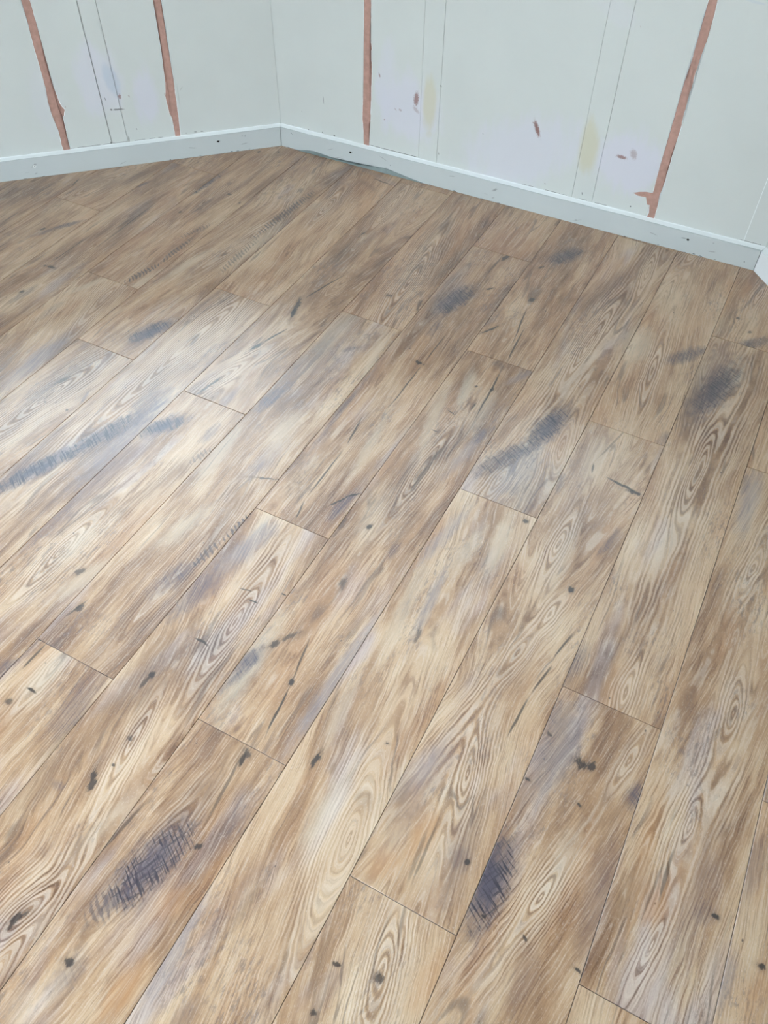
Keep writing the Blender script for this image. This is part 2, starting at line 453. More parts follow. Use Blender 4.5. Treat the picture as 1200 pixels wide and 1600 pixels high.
class NT:
    """thin wrapper that adds nodes and links them"""
    def __init__(self, name):
        self.mat = bpy.data.materials.new(name)
        self.mat.use_nodes = True
        self.t = self.mat.node_tree
        self.t.nodes.clear()
    def n(self, typ, **kw):
        nd = self.t.nodes.new(typ)
        for k, v in kw.items():
            setattr(nd, k, v)
        return nd
    def set(self, sock, v):
        if isinstance(v, bpy.types.NodeSocket):
            self.t.links.new(v, sock)
        else:
            sock.default_value = v
    def math(self, op, a, b=0.0, c=0.0, clamp=False):
        nd = self.n('ShaderNodeMath', operation=op, use_clamp=clamp)
        self.set(nd.inputs[0], a); self.set(nd.inputs[1], b); self.set(nd.inputs[2], c)
        return nd.outputs[0]
    def vmath(self, op, a, b=(0, 0, 0)):
        nd = self.n('ShaderNodeVectorMath', operation=op)
        self.set(nd.inputs[0], a); self.set(nd.inputs[1], b)
        return nd.outputs['Value'] if op == 'LENGTH' else nd.outputs['Vector']
    def noise(self, vec, scale=1.0, detail=2.0, rough=0.5, dist=0.0, col=False):
        nd = self.n('ShaderNodeTexNoise')
        self.set(nd.inputs['Vector'], vec)
        nd.inputs['Scale'].default_value = scale
        nd.inputs['Detail'].default_value = detail
        nd.inputs['Roughness'].default_value = rough
        nd.inputs['Distortion'].default_value = dist
        return nd.outputs['Color'] if col else nd.outputs['Fac']
    def ramp(self, x, a, b, lo=0.0, hi=1.0, smooth=True):
        nd = self.n('ShaderNodeMapRange', interpolation_type='SMOOTHSTEP' if smooth else 'LINEAR')
        self.set(nd.inputs['Value'], x)
        self.set(nd.inputs['From Min'], a); self.set(nd.inputs['From Max'], b)
        self.set(nd.inputs['To Min'], lo); self.set(nd.inputs['To Max'], hi)
        return nd.outputs[0]
    def mix(self, fac, a, b, mode='MIX'):
        nd = self.n('ShaderNodeMix', data_type='RGBA', blend_type=mode)
        self.set(nd.inputs[0], fac); self.set(nd.inputs[6], a); self.set(nd.inputs[7], b)
        return nd.outputs[2]
    def mapping(self, vec, loc=(0, 0, 0), rot=(0, 0, 0), scale=(1, 1, 1), typ='POINT'):
        nd = self.n('ShaderNodeMapping', vector_type=typ)
        self.set(nd.inputs['Vector'], vec)
        nd.inputs['Location'].default_value = loc
        nd.inputs['Rotation'].default_value = rot
        nd.inputs['Scale'].default_value = scale
        return nd.outputs[0]
    def out(self, color, rough, bump=None, bstr=0.3, bdist=0.001, spec=0.5, coat=0.0, coat_rough=0.3):
        b = self.n('ShaderNodeBsdfPrincipled')
        self.set(b.inputs['Base Color'], color)
        self.set(b.inputs['Roughness'], rough)
        b.inputs['Specular IOR Level'].default_value = spec
        if coat:
            b.inputs['Coat Weight'].default_value = coat
            b.inputs['Coat Roughness'].default_value = coat_rough
        if bump is not None:
            bn = self.n('ShaderNodeBump')
            bn.inputs['Strength'].default_value = bstr
            bn.inputs['Distance'].default_value = bdist
            self.set(bn.inputs['Height'], bump)
            self.t.links.new(bn.outputs[0], b.inputs['Normal'])
        o = self.n('ShaderNodeOutputMaterial')
        self.t.links.new(b.outputs[0], o.inputs[0])
        return self.mat

# ---------------------------------------------------------------- printed chestnut decor
FCOL = {'S': srgb(70, 66, 84), 'H': srgb(46, 42, 56), 'T': srgb(64, 57, 64), 'B': srgb(122, 94, 70),
        'G': srgb(146, 143, 148), 'L': srgb(222, 207, 180), 'C': srgb(40, 28, 26), 'K': srgb(36, 28, 32),
        'O': srgb(196, 144, 92), 'M': srgb(120, 98, 96)}

def new_group(name, ins, outs):
    g = bpy.data.node_groups.new(name, 'ShaderNodeTree')
    for k, t_ in ins:
        g.interface.new_socket(k, in_out='INPUT', socket_type='NodeSocket' + t_)
    for k, t_ in outs:
        g.interface.new_socket(k, in_out='OUTPUT', socket_type='NodeSocket' + t_)
    n = NT.__new__(NT)
    n.t = g
    return g, n, n.n('NodeGroupInput'), n.n('NodeGroupOutput')

def seed_vec(n, sock):
    sv = n.n('ShaderNodeCombineXYZ')
    n.set(sv.inputs[0], sock)
    n.set(sv.inputs[1], n.math('MULTIPLY', sock, 3.7))
    n.set(sv.inputs[2], n.math('MULTIPLY', sock, 1.3))
    return sv.outputs[0]

def wander_group():
    """how the fibres wander: a warped copy of the plank's own metres"""
    g, n, gi, go = new_group('fibre_wander', [('Vector', 'Vector'), ('Seed', 'Float')], [('Warped', 'Vector'), ('Small', 'Vector'), ('Rag', 'Float'), ('Mid', 'Float')])
    P = gi.outputs['Vector']
    Q = n.vmath('ADD', P, seed_vec(n, gi.outputs['Seed']))
    w1 = n.noise(n.mapping(Q, scale=(7, 2.4, 1)), 1.0, 1.0, 0.5, col=True)
    w2 = n.noise(n.mapping(Q, scale=(30, 11, 1)), 1.0, 2.0, 0.55, col=True)
    v1 = n.vmath('MULTIPLY', n.vmath('SUBTRACT', w1, (0.5, 0.5, 0.5)), (0.042, 0.10, 0))
    v2 = n.vmath('MULTIPLY', n.vmath('SUBTRACT', w2, (0.5, 0.5, 0.5)), (0.011, 0.04, 0))
    n.set(go.inputs['Warped'], n.vmath('ADD', P, n.vmath('ADD', v1, v2)))
    n.set(go.inputs['Small'], n.vmath('ADD', P, n.vmath('MULTIPLY', v2, (0.6, 0.3, 0))))
    n.set(go.inputs['Rag'], n.noise(n.mapping(Q, scale=(85, 34, 1)), 1.0, 5.0, 0.72))
    n.set(go.inputs['Mid'], n.noise(n.mapping(Q, scale=(16, 5, 1)), 1.0, 2.0, 0.5))
    return g

def decor_group():
    """the printed chestnut: colour and shared texture fields, drawn along the growth field"""
    g, n, gi, go = new_group('chestnut_decor', [('Vector', 'Vector'), ('Warped', 'Vector'), ('Field', 'Float'), ('Near', 'Float'), ('Seed', 'Float'), ('Warm', 'Float'), ('Light', 'Float')],
                             [('Color', 'Color'), ('Pore', 'Float'), ('Hatch', 'Float'), ('Teeth', 'Float'), ('Relief', 'Float')])
    P = gi.outputs['Vector']; W = gi.outputs['Warped']; F = gi.outputs['Field']; near = gi.outputs['Near']
    sv = seed_vec(n, gi.outputs['Seed'])
    Q = n.vmath('ADD', P, sv)
    QW = n.vmath('ADD', W, sv)
    sw = n.n('ShaderNodeSeparateXYZ'); n.set(sw.inputs[0], QW)
    fx = n.n('ShaderNodeCombineXYZ')
    n.set(fx.inputs[0], F); n.set(fx.inputs[1], sw.outputs[1]); n.set(fx.inputs[2], gi.outputs['Seed'])
    G = fx.outputs[0]                                   # (distance from the heart, length along the plank)
    # cloudy tones, board-wide
    tone = n.noise(n.mapping(QW, scale=(13, 3.4, 1)), 1.0, 5.0, 0.6)
    tone2 = n.noise(n.mapping(G, scale=(34, 2.2, 1)), 1.0, 4.0, 0.6)
    t = n.math('ADD', n.math('MULTIPLY', tone, 0.60), n.math('MULTIPLY', tone2, 0.40))
    t = n.math('ADD', t, gi.outputs['Light'])
    cr = n.n('ShaderNodeValToRGB')
    cr.color_ramp.interpolation = 'B_SPLINE'
    els = cr.color_ramp.elements
    els[0].position = 0.26; els[0].color = srgb(82, 56, 38)
    els[1].position = 0.72; els[1].color = srgb(226, 203, 168)
    for p_, c_ in ((0.38, srgb(132, 95, 66)), (0.47, srgb(170, 132, 94)), (0.56, srgb(200, 166, 127))):
        e = els.new(p_); e.color = c_
    n.set(cr.inputs[0], t)
    col = cr.outputs[0]
    gz = n.noise(n.mapping(QW, loc=(5, 9, 2), scale=(12, 2.6, 1)), 1.0, 3.0, 0.55)
    hsv = n.n('ShaderNodeHueSaturation')
    hsv.inputs['Saturation'].default_value = 0.25
    hsv.inputs['Value'].default_value = 0.92
    n.set(hsv.inputs['Color'], col)
    col = n.mix(n.ramp(n.math('SUBTRACT', gz, gi.outputs['Warm']), 0.52, 0.68, 0.0, 0.5), col, n.mix(1.0, hsv.outputs[0], srgb(244, 240, 255), 'MULTIPLY'))
    oz = n.noise(n.mapping(QW, loc=(15, 3, 2), scale=(15, 3.0, 1)), 1.0, 3.0, 0.55)
    col = n.mix(n.ramp(n.math('ADD', oz, gi.outputs['Warm']), 0.52, 0.70, 0.0, 0.5), col, n.mix(0.5, col, srgb(196, 144, 96)))
    # fibres follow the growth field
    fine = n.noise(n.mapping(G, scale=(470, 12, 1)), 1.0, 3.0, 0.6)
    patch = n.ramp(n.noise(n.mapping(Q, loc=(3, 1, 7), scale=(17, 6, 1)), 1.0, 2.0, 0.5), 0.36, 0.62)
    dark = n.mix(1.0, col, srgb(178, 154, 138), 'MULTIPLY')
    f_amt = n.math('ADD', n.math('MULTIPLY', patch, 0.45), 0.3)
    col2 = n.mix(n.math('MULTIPLY', n.ramp(fine, 0.50, 0.66), f_amt), col, dark)
    col2 = n.mix(n.math('MULTIPLY', n.ramp(fine, 0.48, 0.34), 0.34), col2, srgb(226, 212, 192))
    # growth lines, unevenly spaced
    sp1 = n.noise(n.mapping(G, scale=(55, 1.2, 1)), 1.0, 2.0, 0.5)
    jit = n.noise(n.mapping(Q, scale=(170, 70, 1)), 1.0, 2.0, 0.6)
    ph = n.math('ADD', n.math('MULTIPLY', F, 2 * math.pi / 0.0054), n.math('MULTIPLY', sp1, 10.0))
    ph = n.math('ADD', ph, n.math('MULTIPLY', jit, 1.6))
    si = n.math('SINE', ph)
    brk = n.ramp(n.noise(n.mapping(G, scale=(40, 9, 1)), 1.0, 2.0, 0.6), 0.36, 0.58, 0.25, 1.0)
    amt = n.math('MULTIPLY', n.math('ADD', n.math('MULTIPLY', patch, 0.22), n.math('MULTIPLY', near, 0.50)), brk)
    col2 = n.mix(n.math('MULTIPLY', n.ramp(si, 0.25, 1.0), amt), col2, n.mix(1.0, col2, srgb(150, 122, 108), 'MULTIPLY'))
    col2 = n.mix(n.math('MULTIPLY', n.math('MULTIPLY', n.ramp(si, 0.15, -0.5), near), 0.38), col2, srgb(228, 214, 194))
    # long dark seams of the old boards
    seam = n.noise(n.mapping(G, loc=(9, 4, 1), scale=(24, 1.6, 1)), 1.0, 2.0, 0.5)
    sm = n.ramp(n.math('ABSOLUTE', n.math('SUBTRACT', seam, 0.5)), 0.004, 0.022, 1.0, 0.0)
    sm = n.math('MULTIPLY', sm, n.ramp(n.noise(n.mapping(QW, loc=(2, 8, 5), scale=(20, 5, 1)), 1.0, 2.0, 0.5), 0.5, 0.64))
    col2 = n.mix(n.math('MULTIPLY', sm, 0.55), col2, srgb(92, 72, 62))
    # mottled, roughly worn zones
    mot = n.noise(n.mapping(Q, scale=(170, 40, 1)), 1.0, 5.0, 0.75)
    mz = n.ramp(n.noise(n.mapping(Q, loc=(7, 2, 3), scale=(11, 4.5, 1)), 1.0, 2.0, 0.5), 0.50, 0.66)
    col2 = n.mix(n.math('MULTIPLY', n.ramp(mot, 0.50, 0.62), n.math('MULTIPLY', mz, 0.6)), col2, srgb(112, 96, 92))
    col2 = n.mix(n.math('MULTIPLY', n.ramp(mot, 0.46, 0.34), n.math('MULTIPLY', mz, 0.32)), col2, srgb(212, 200, 184))
    # pores and embossed flecks
    grit = n.noise(n.mapping(Q, scale=(620, 170, 1)), 1.0, 2.0, 0.7)
    col2 = n.mix(n.ramp(grit, 0.58, 0.72, 0.0, 0.30), col2, n.mix(0.6, col2, srgb(84, 66, 58)))
    col2 = n.mix(n.ramp(grit, 0.42, 0.30, 0.0, 0.28), col2, srgb(232, 224, 212))
    # pin knots
    vo = n.n('ShaderNodeTexVoronoi', feature='F1')
    n.set(vo.inputs['Vector'], n.mapping(Q, scale=(34, 20, 1)))
    vo.inputs['Scale'].default_value = 1.0
    pk = n.ramp(vo.outputs['Distance'], 0.03, 0.07, 1.0, 0.0)
    sc = n.n('ShaderNodeSeparateColor'); n.set(sc.inputs[0], vo.outputs['Color'])
    pk = n.math('MULTIPLY', pk, n.math('GREATER_THAN', sc.outputs[0], 0.66))
    col2 = n.mix(n.math('MULTIPLY', pk, 0.8), col2, srgb(66, 50, 48))
    # saw strokes across the fibres, a few along them
    rot = n.mapping(Q, rot=(0, 0, math.radians(32)))
    st1 = n.noise(n.mapping(rot, scale=(24, 300, 1)), 1.0, 2.0, 0.55)
    rot2 = n.mapping(Q, rot=(0, 0, math.radians(-62)))
    st2 = n.noise(n.mapping(rot2, scale=(20, 260, 1)), 1.0, 2.0, 0.55)
    hatch = n.math('MAXIMUM', n.ramp(st1, 0.50, 0.62), n.math('MULTIPLY', n.ramp(st2, 0.54, 0.66), 0.7))
    sr = n.n('ShaderNodeSeparateXYZ'); n.set(sr.inputs[0], rot)
    tw = n.noise(n.mapping(Q, scale=(60, 40, 1)), 1.0, 2.0, 0.6)
    teeth = n.ramp(n.math('SINE', n.math('ADD', n.math('MULTIPLY', sr.outputs[1], 2 * math.pi / 0.0115), n.math('MULTIPLY', tw, 9.0))), -0.3, 0.8)
    for k, v in (('Color', col2), ('Pore', fine), ('Hatch', hatch), ('Teeth', teeth), ('Relief', n.math('SUBTRACT', 1.0, n.math('ADD', n.math('MULTIPLY', fine, 0.5), n.math('MULTIPLY', grit, 0.5))))):
        n.set(go.inputs[k], v)
    return g

WANDER = wander_group()
DECOR = decor_group()

def plank_material(name, feats, seed, warm, light):
    """feats: (kind, x, y, half_length, half_width, angle, strength) in the plank's own metres"""
    n = NT(name)
    P = n.n('ShaderNodeTexCoord').outputs['Object']
    wg = n.n('ShaderNodeGroup'); wg.node_tree = WANDER
    n.set(wg.inputs['Vector'], P); wg.inputs['Seed'].default_value = seed
    W, small, rag, mid = [wg.outputs[k] for k in ('Warped', 'Small', 'Rag', 'Mid')]
    # growth field: distance to the plank's heart ovals, blended where they meet
    field = near = None
    for k, x, y, a, b, ang, s in [f for f in feats if f[0] == 'R']:
        q = n.mapping(W, loc=(x, y, 0), rot=(0, 0, ang), scale=(max(a * 1.15, b * 4.2), b, 1), typ='TEXTURE')
        d = n.vmath('LENGTH', q)
        sq = n.n('ShaderNodeSeparateXYZ'); n.set(sq.inputs[0], q)
        along = sq.outputs[0]
        sat = n.math('SQRT', n.math('ADD', n.math('MULTIPLY', n.math('MULTIPLY', along, along), 1 / 1.9 ** 2), 1.0))
        al = n.math('DIVIDE', along, sat)               # far along the plank the fibres run straight again
        ac = sq.outputs[1]
        fd = n.math('MULTIPLY', n.math('SQRT', n.math('ADD', n.math('MULTIPLY', al, al), n.math('MULTIPLY', ac, ac))), b)
        nm = n.ramp(d, 1.0, 4.4, s, 0.0)
        if field is None:
            field, near = fd, nm
        else:
            sm = n.n('ShaderNodeMath', operation='SMOOTH_MIN')
            n.set(sm.inputs[0], field); n.set(sm.inputs[1], fd); sm.inputs[2].default_value = 0.015
            field = sm.outputs[0]
            near = n.math('MAXIMUM', near, nm)
    g = n.n('ShaderNodeGroup'); g.node_tree = DECOR
    n.set(g.inputs['Vector'], P); n.set(g.inputs['Warped'], W); n.set(g.inputs['Field'], field); n.set(g.inputs['Near'], near)
    g.inputs['Seed'].default_value = seed
    g.inputs['Warm'].default_value = warm
    g.inputs['Light'].default_value = light
    col, pore, hatch, teeth, relief = [g.outputs[k] for k in ('Color', 'Pore', 'Hatch', 'Teeth', 'Relief')]
    ragc = n.math('SUBTRACT', rag, 0.5)
    streak = n.ramp(pore, 0.32, 0.62, 0.55, 1.0)
    order = {'L': 0, 'O': 1, 'M': 1.5, 'G': 2, 'B': 3, 'S': 4, 'T': 5, 'H': 6, 'K': 7, 'C': 8}
    for k, x, y, a, b, ang, s in sorted([f for f in feats if f[0] != 'R'], key=lambda f: order[f[0]]):
        d = n.vmath('LENGTH', n.mapping(small, loc=(x, y, 0), rot=(0, 0, ang), scale=(a, b, 1), typ='TEXTURE'))
        if k in 'GLOBM':
            d = n.math('ADD', d, n.math('MULTIPLY', ragc, 1.4))
            mk = n.math('MULTIPLY', n.ramp(d, 0.3, 1.4, s * 0.95, 0.0), streak)
        elif k == 'S':
            d = n.math('ADD', d, n.math('MULTIPLY', ragc, 2.0))
            mk = n.math('MULTIPLY', n.ramp(d, 0.45, 1.6, min(1.0, s * 1.1), 0.0), streak)
            mk = n.math('MULTIPLY', mk, n.ramp(hatch, 0.0, 1.0, 0.72, 1.0, False))
        elif k == 'H':
            d = n.math('ADD', d, n.math('MULTIPLY', ragc, 1.8))
            col = n.mix(n.ramp(d, 0.1, 1.9, s * 0.95, 0.0), col, FCOL['S'])
            mk = n.math('MULTIPLY', n.ramp(d, 0.75, 1.5, min(1.0, s), 0.0), hatch)
        elif k == 'T':
            d = n.math('ADD', d, n.math('MULTIPLY', ragc, 1.4))
            d = n.math('SUBTRACT', d, n.math('MULTIPLY', teeth, 0.55))
            mk = n.math('MULTIPLY', n.ramp(d, 0.2, 0.8, s, 0.0), n.ramp(teeth, 0.0, 1.0, 0.5, 1.0, False))
        else:
            d = n.math('ADD', d, n.math('MULTIPLY', ragc, 3.4 if k == 'K' else 0.8))
            if k == 'K' and b > 0.003:
                col = n.mix(n.ramp(d, 0.6, 2.2, s * 0.35, 0.0), col, FCOL['B'])
            mk = n.ramp(d, 0.5, 1.1, s, 0.0)
        col = n.mix(mk, col, FCOL[k])
    rough = n.ramp(relief, 0.3, 0.7, ROUGH[0], ROUGH[1])
    col = n.mix(1.0, col, (0.96, 0.915, 0.95, 1.0), 'MULTIPLY')
    return n.out(col, rough, relief, 0.25, 0.0005, spec=1.0, coat=0.6, coat_rough=0.36)

ROUGH = (0.31, 0.42)

def paint_material(name, base, marks=(), rough=0.5):
    """matt emulsion with rubbed filler, stains and smears at their places on the wall"""
    n = NT(name)
    tc = n.n('ShaderNodeTexCoord')
    P = tc.outputs['Object']
    sp = n.n('ShaderNodeSeparateXYZ'); n.set(sp.inputs[0], P)
    cb = n.n('ShaderNodeCombineXYZ'); n.set(cb.inputs[0], sp.outputs[0]); n.set(cb.inputs[1], sp.outputs[2])
    P2 = cb.outputs[0]
    cl = n.noise(P, 5.0, 3.0, 0.6)
    roller = n.noise(P, 420.0, 2.0, 0.6)
    col = n.mix(n.ramp(cl, 0.3, 0.7, 0.0, 0.35), base, tuple(c * 0.93 for c in base[:3]) + (1,))
    brush = n.noise(n.mapping(P2, rot=(0, 0, 0.5), scale=(22, 7, 1)), 1.0, 4.0, 0.65)
    speck = n.noise(P2, 260.0, 3.0, 0.8)
    bc = n.math('SUBTRACT', brush, 0.5)
    sc = n.math('SUBTRACT', speck, 0.5)
    cols = {'W': srgb(202, 199, 207), 'Y': srgb(196, 190, 168), 'P': srgb(132, 90, 82), 'D': srgb(52, 52, 50),
            'K': srgb(92, 84, 84), 'G': srgb(176, 184, 196)}
    for k, x, y, a, b, ang, s in sorted(marks, key=lambda f: 'WGYPKD'.index(f[0])):
        d = n.vmath('LENGTH', n.mapping(P2, loc=(x, y, 0), rot=(0, 0, ang), scale=(a, b, 1), typ='TEXTURE'))
        if k in 'WGY':
            d = n.math('ADD', d, n.math('MULTIPLY', bc, 1.3))
            mk = n.ramp(d, 0.55, 1.15, s, 0.0)
        elif k in 'PK':
            d = n.math('ADD', d, n.math('MULTIPLY', sc, 2.0))
            mk = n.ramp(d, 0.5, 1.1, s, 0.0)
        else:
            d = n.math('ADD', d, n.math('MULTIPLY', sc, 0.8))
            mk = n.ramp(d, 0.7, 1.2, s, 0.0)
        col = n.mix(mk, col, cols[k])
    return n.out(col, rough, roller, 0.12, 0.0006, spec=0.35)

def simple_material(name, base, rough=0.6, var=0.12, scale=60.0, bump=0.2, spec=0.3, metallic=0.0):
    n = NT(name)
    tc = n.n('ShaderNodeTexCoord')
    ns = n.noise(tc.outputs['Object'], scale, 4.0, 0.6)
    col = n.mix(n.ramp(ns, 0.3, 0.7), tuple(c * (1 - var) for c in base[:3]) + (1,), tuple(min(1, c * (1 + var)) for c in base[:3]) + (1,))
    m_ = n.out(col, rough, ns, bump, 0.001, spec=spec)
    for nd in n.t.nodes:
        if nd.bl_idname == 'ShaderNodeBsdfPrincipled':
            nd.inputs['Metallic'].default_value = metallic
    return m_

def glass_material():
    n = NT('window_glass')
    tr = n.n('ShaderNodeBsdfTransparent'); tr.inputs[0].default_value = (0.94, 0.97, 0.96, 1)
    gl = n.n('ShaderNodeBsdfGlossy'); gl.inputs['Roughness'].default_value = 0.02
    fr = n.n('ShaderNodeFresnel'); fr.inputs[0].default_value = 1.5
    mx = n.n('ShaderNodeMixShader')
    n.t.links.new(fr.outputs[0], mx.inputs[0]); n.t.links.new(tr.outputs[0], mx.inputs[1]); n.t.links.new(gl.outputs[0], mx.inputs[2])
    o = n.n('ShaderNodeOutputMaterial'); n.t.links.new(mx.outputs[0], o.inputs[0])
    return n.mat

def parse(txt):
    out = []
    for ln in txt.strip().splitlines():
        p = ln.split()
        out.append((p[0],) + tuple(float(v) for v in p[1:]))
    return out

def link(name, mesh, parent=None, mat=None, kind=None, label=None, smooth=False):
    o = bpy.data.objects.new(name, mesh)
    scene.collection.objects.link(o)
    if parent is not None:
        o.parent = parent
    if mat is not None and len(mesh.materials) == 0:
        mesh.materials.append(mat)
    if kind:
        o['kind'] = kind
    if label:
        o['label'] = label
    return o

def mesh_from(bm, name):
    bmesh.ops.recalc_face_normals(bm, faces=bm.faces)
    me = bpy.data.meshes.new(name)
    bm.to_mesh(me); bm.free()
    return me

def box(bm, x0, x1, y0, y1, z0, z1):
    vs_ = [bm.verts.new(p) for p in ((x0, y0, z0), (x1, y0, z0), (x1, y1, z0), (x0, y1, z0), (x0, y0, z1), (x1, y0, z1), (x1, y1, z1), (x0, y1, z1))]
    for f in ((0, 3, 2, 1), (4, 5, 6, 7), (0, 1, 5, 4), (1, 2, 6, 5), (2, 3, 7, 6), (3, 0, 4, 7)):
        bm.faces.new([vs_[i] for i in f])
    return vs_

def prism(bm, poly, y0, y1):
    """poly: (x, z) outline; extruded from depth y0 to y1"""
    a = [bm.verts.new((x, y0, z)) for x, z in poly]
    b = [bm.verts.new((x, y1, z)) for x, z in poly]
    fs = [bm.faces.new(a), bm.faces.new(list(reversed(b)))]
    for i in range(len(poly)):
        j = (i + 1) % len(poly)
        fs.append(bm.faces.new((a[j], a[i], b[i], b[j])))
    bmesh.ops.triangulate(bm, faces=fs[:2])

# ---------------------------------------------------------------- the eight walls
A = Vector((-1.81968, 1.87027, 0)); B = Vector((-0.15189, 1.88385, 0))
P7 = Vector((-3.00885, 0.70060, 0))
SIDE = 1.668
V2 = B + Vector((0.6645, -0.7473, 0)) * SIDE
V3 = V2 + Vector((-0.06, -1.668, 0))
V4 = V3 + Vector((-1.19, -1.17, 0))
V6 = P7 + Vector((0.0, -1.668, 0))
V5 = V6 + Vector((1.19, -1.17, 0))
CORNERS = [A, B, V2, V3, V4, V5, V6, P7]       # clockwise seen from above
CENTRE = sum(CORNERS, Vector()) / 8
BT = 0.018        # skirting thickness; the corners above are the skirting's faces
BH = 0.066        # skirting height
SILL = 0.692
HEAD = 2.22
CEIL = 2.42

PAINT = srgb(199, 200, 196)
mat_wall = paint_material('wall_emulsion', PAINT)
mat_back = paint_material('rubbed_down_emulsion', PAINT, parse(MARKS_BACK))
mat_left = paint_material('patched_emulsion', PAINT, parse(MARKS_LEFT))
chips = random.Random(4)
CHIPS = [('D', chips.uniform(0, 1.66), chips.uniform(0.0005, 0.0035), chips.uniform(0.001, 0.006), chips.uniform(0.0005, 0.0014), 0.0, 0.8) for _ in range(26)]
CHIPS += [('K', chips.uniform(0, 1.66), chips.uniform(0.01, 0.055), chips.uniform(0.002, 0.02), chips.uniform(0.0006, 0.0025), chips.uniform(-0.4, 0.4), 0.35) for _ in range(14)]
CHIPS += [('K', 1.4442, 0.045, 0.009, 0.0025, 0.1, 0.5), ('K', 0.286, 0.043, 0.008, 0.0025, 0.2, 0.45), ('K', 0.8235, 0.042, 0.012, 0.004, 0.6, 0.5)]
mat_skirting = paint_material('skirting_paint', srgb(188, 191, 190), CHIPS, rough=0.45)
mat_lit_band_lines = paint_material('lit_band_and_pale_lines', srgb(236, 238, 238), rough=0.5)  # paints skylight on the skirting top; own colour on filler line and paint edges
mat_skirting_white = paint_material('fresh_white_paint', srgb(236, 238, 240), rough=0.4)
mat_frame = simple_material('white_frame_paint', srgb(232, 234, 232), 0.4, 0.02, 8.0, 0.05)
mat_pink = simple_material('bare_pink_plaster', srgb(176, 138, 126), 0.85, 0.10, 70.0, 0.5, 0.15)
mat_gap = simple_material('dark_gap', srgb(58, 60, 60), 0.9, 0.2, 200.0, 0.1, 0.1)
mat_hole = simple_material('hole_dark', srgb(40, 36, 32), 0.9, 0.2, 300.0, 0.1, 0.1)
mat_seal = simple_material('grey_sealant', srgb(132, 142, 142), 0.6, 0.10, 45.0, 0.6, 0.3)
mat_steel = simple_material('screw_steel', srgb(215, 215, 212), 0.35, 0.05, 300.0, 0.05, 0.5, 0.6)
mat_glass = glass_material()

def wall_frame(p, q):
    """an object matrix: x along the wall, y out of the room, z up, origin on the skirting face at p"""
    t = (q - p).normalized()
    nrm = Vector((0, 0, 1)).cross(t)
    M = Matrix.Identity(4)
    for j in range(3):
        M[j][0] = t[j]; M[j][1] = nrm[j]; M[j][2] = (0, 0, 1)[j]
    M.translation = p
    return M, (q - p).length

TH = 0.10
SIDES = ['back', 'north_east', 'east', 'south_east', 'south', 'south_west', 'west', 'left']
NAMES = {'back': 'back', 'north_east': 'right', 'east': 'far_right', 'south_east': 'near_right', 'south': 'front', 'south_west': 'near_left', 'west': 'far_left', 'left': 'left'}
OPEN = {'back': (0.035, 1.633, SILL + 0.03, HEAD), 'left': (0.035, 1.633, SILL + 0.03, HEAD),
        'north_east': None, 'east': None,
        'south_east': (0.10, 1.57, SILL + 0.03, HEAD), 'south': (0.06, 1.608, 0.02, HEAD),  # unseen window and door, opened and sized to balance the daylight
        'south_west': (0.50, 1.20, SILL + 0.33, HEAD), 'west': None}  # small unseen opening, added to brighten the right of the floor
WLABEL = {'back': 'pale grey-green panelled wall with two stripes of bare pink plaster',
          'left': 'bluish white panelled wall at an angle with ragged pink plaster stripes'}
JOINTS = {'back': [0.536, 0.602, 1.0745, 1.1405, 1.6105],
          'left': [0.41, 1.0892, 1.1432]}
GAPS = {('left', 1.0892): 0.0024, ('left', 1.1432): 0.0012, ('back', 0.602): 0.0009, ('back', 0.536): 0.0005,
        ('back', 1.0745): 0.0005, ('back', 1.1405): 0.0008, ('back', 1.6105): 0.0002}
STRIPS = {'back': [STRIP_BACK1, STRIP_BACK2], 'left': [STRIP_LEFT1, STRIP_LEFT2]}

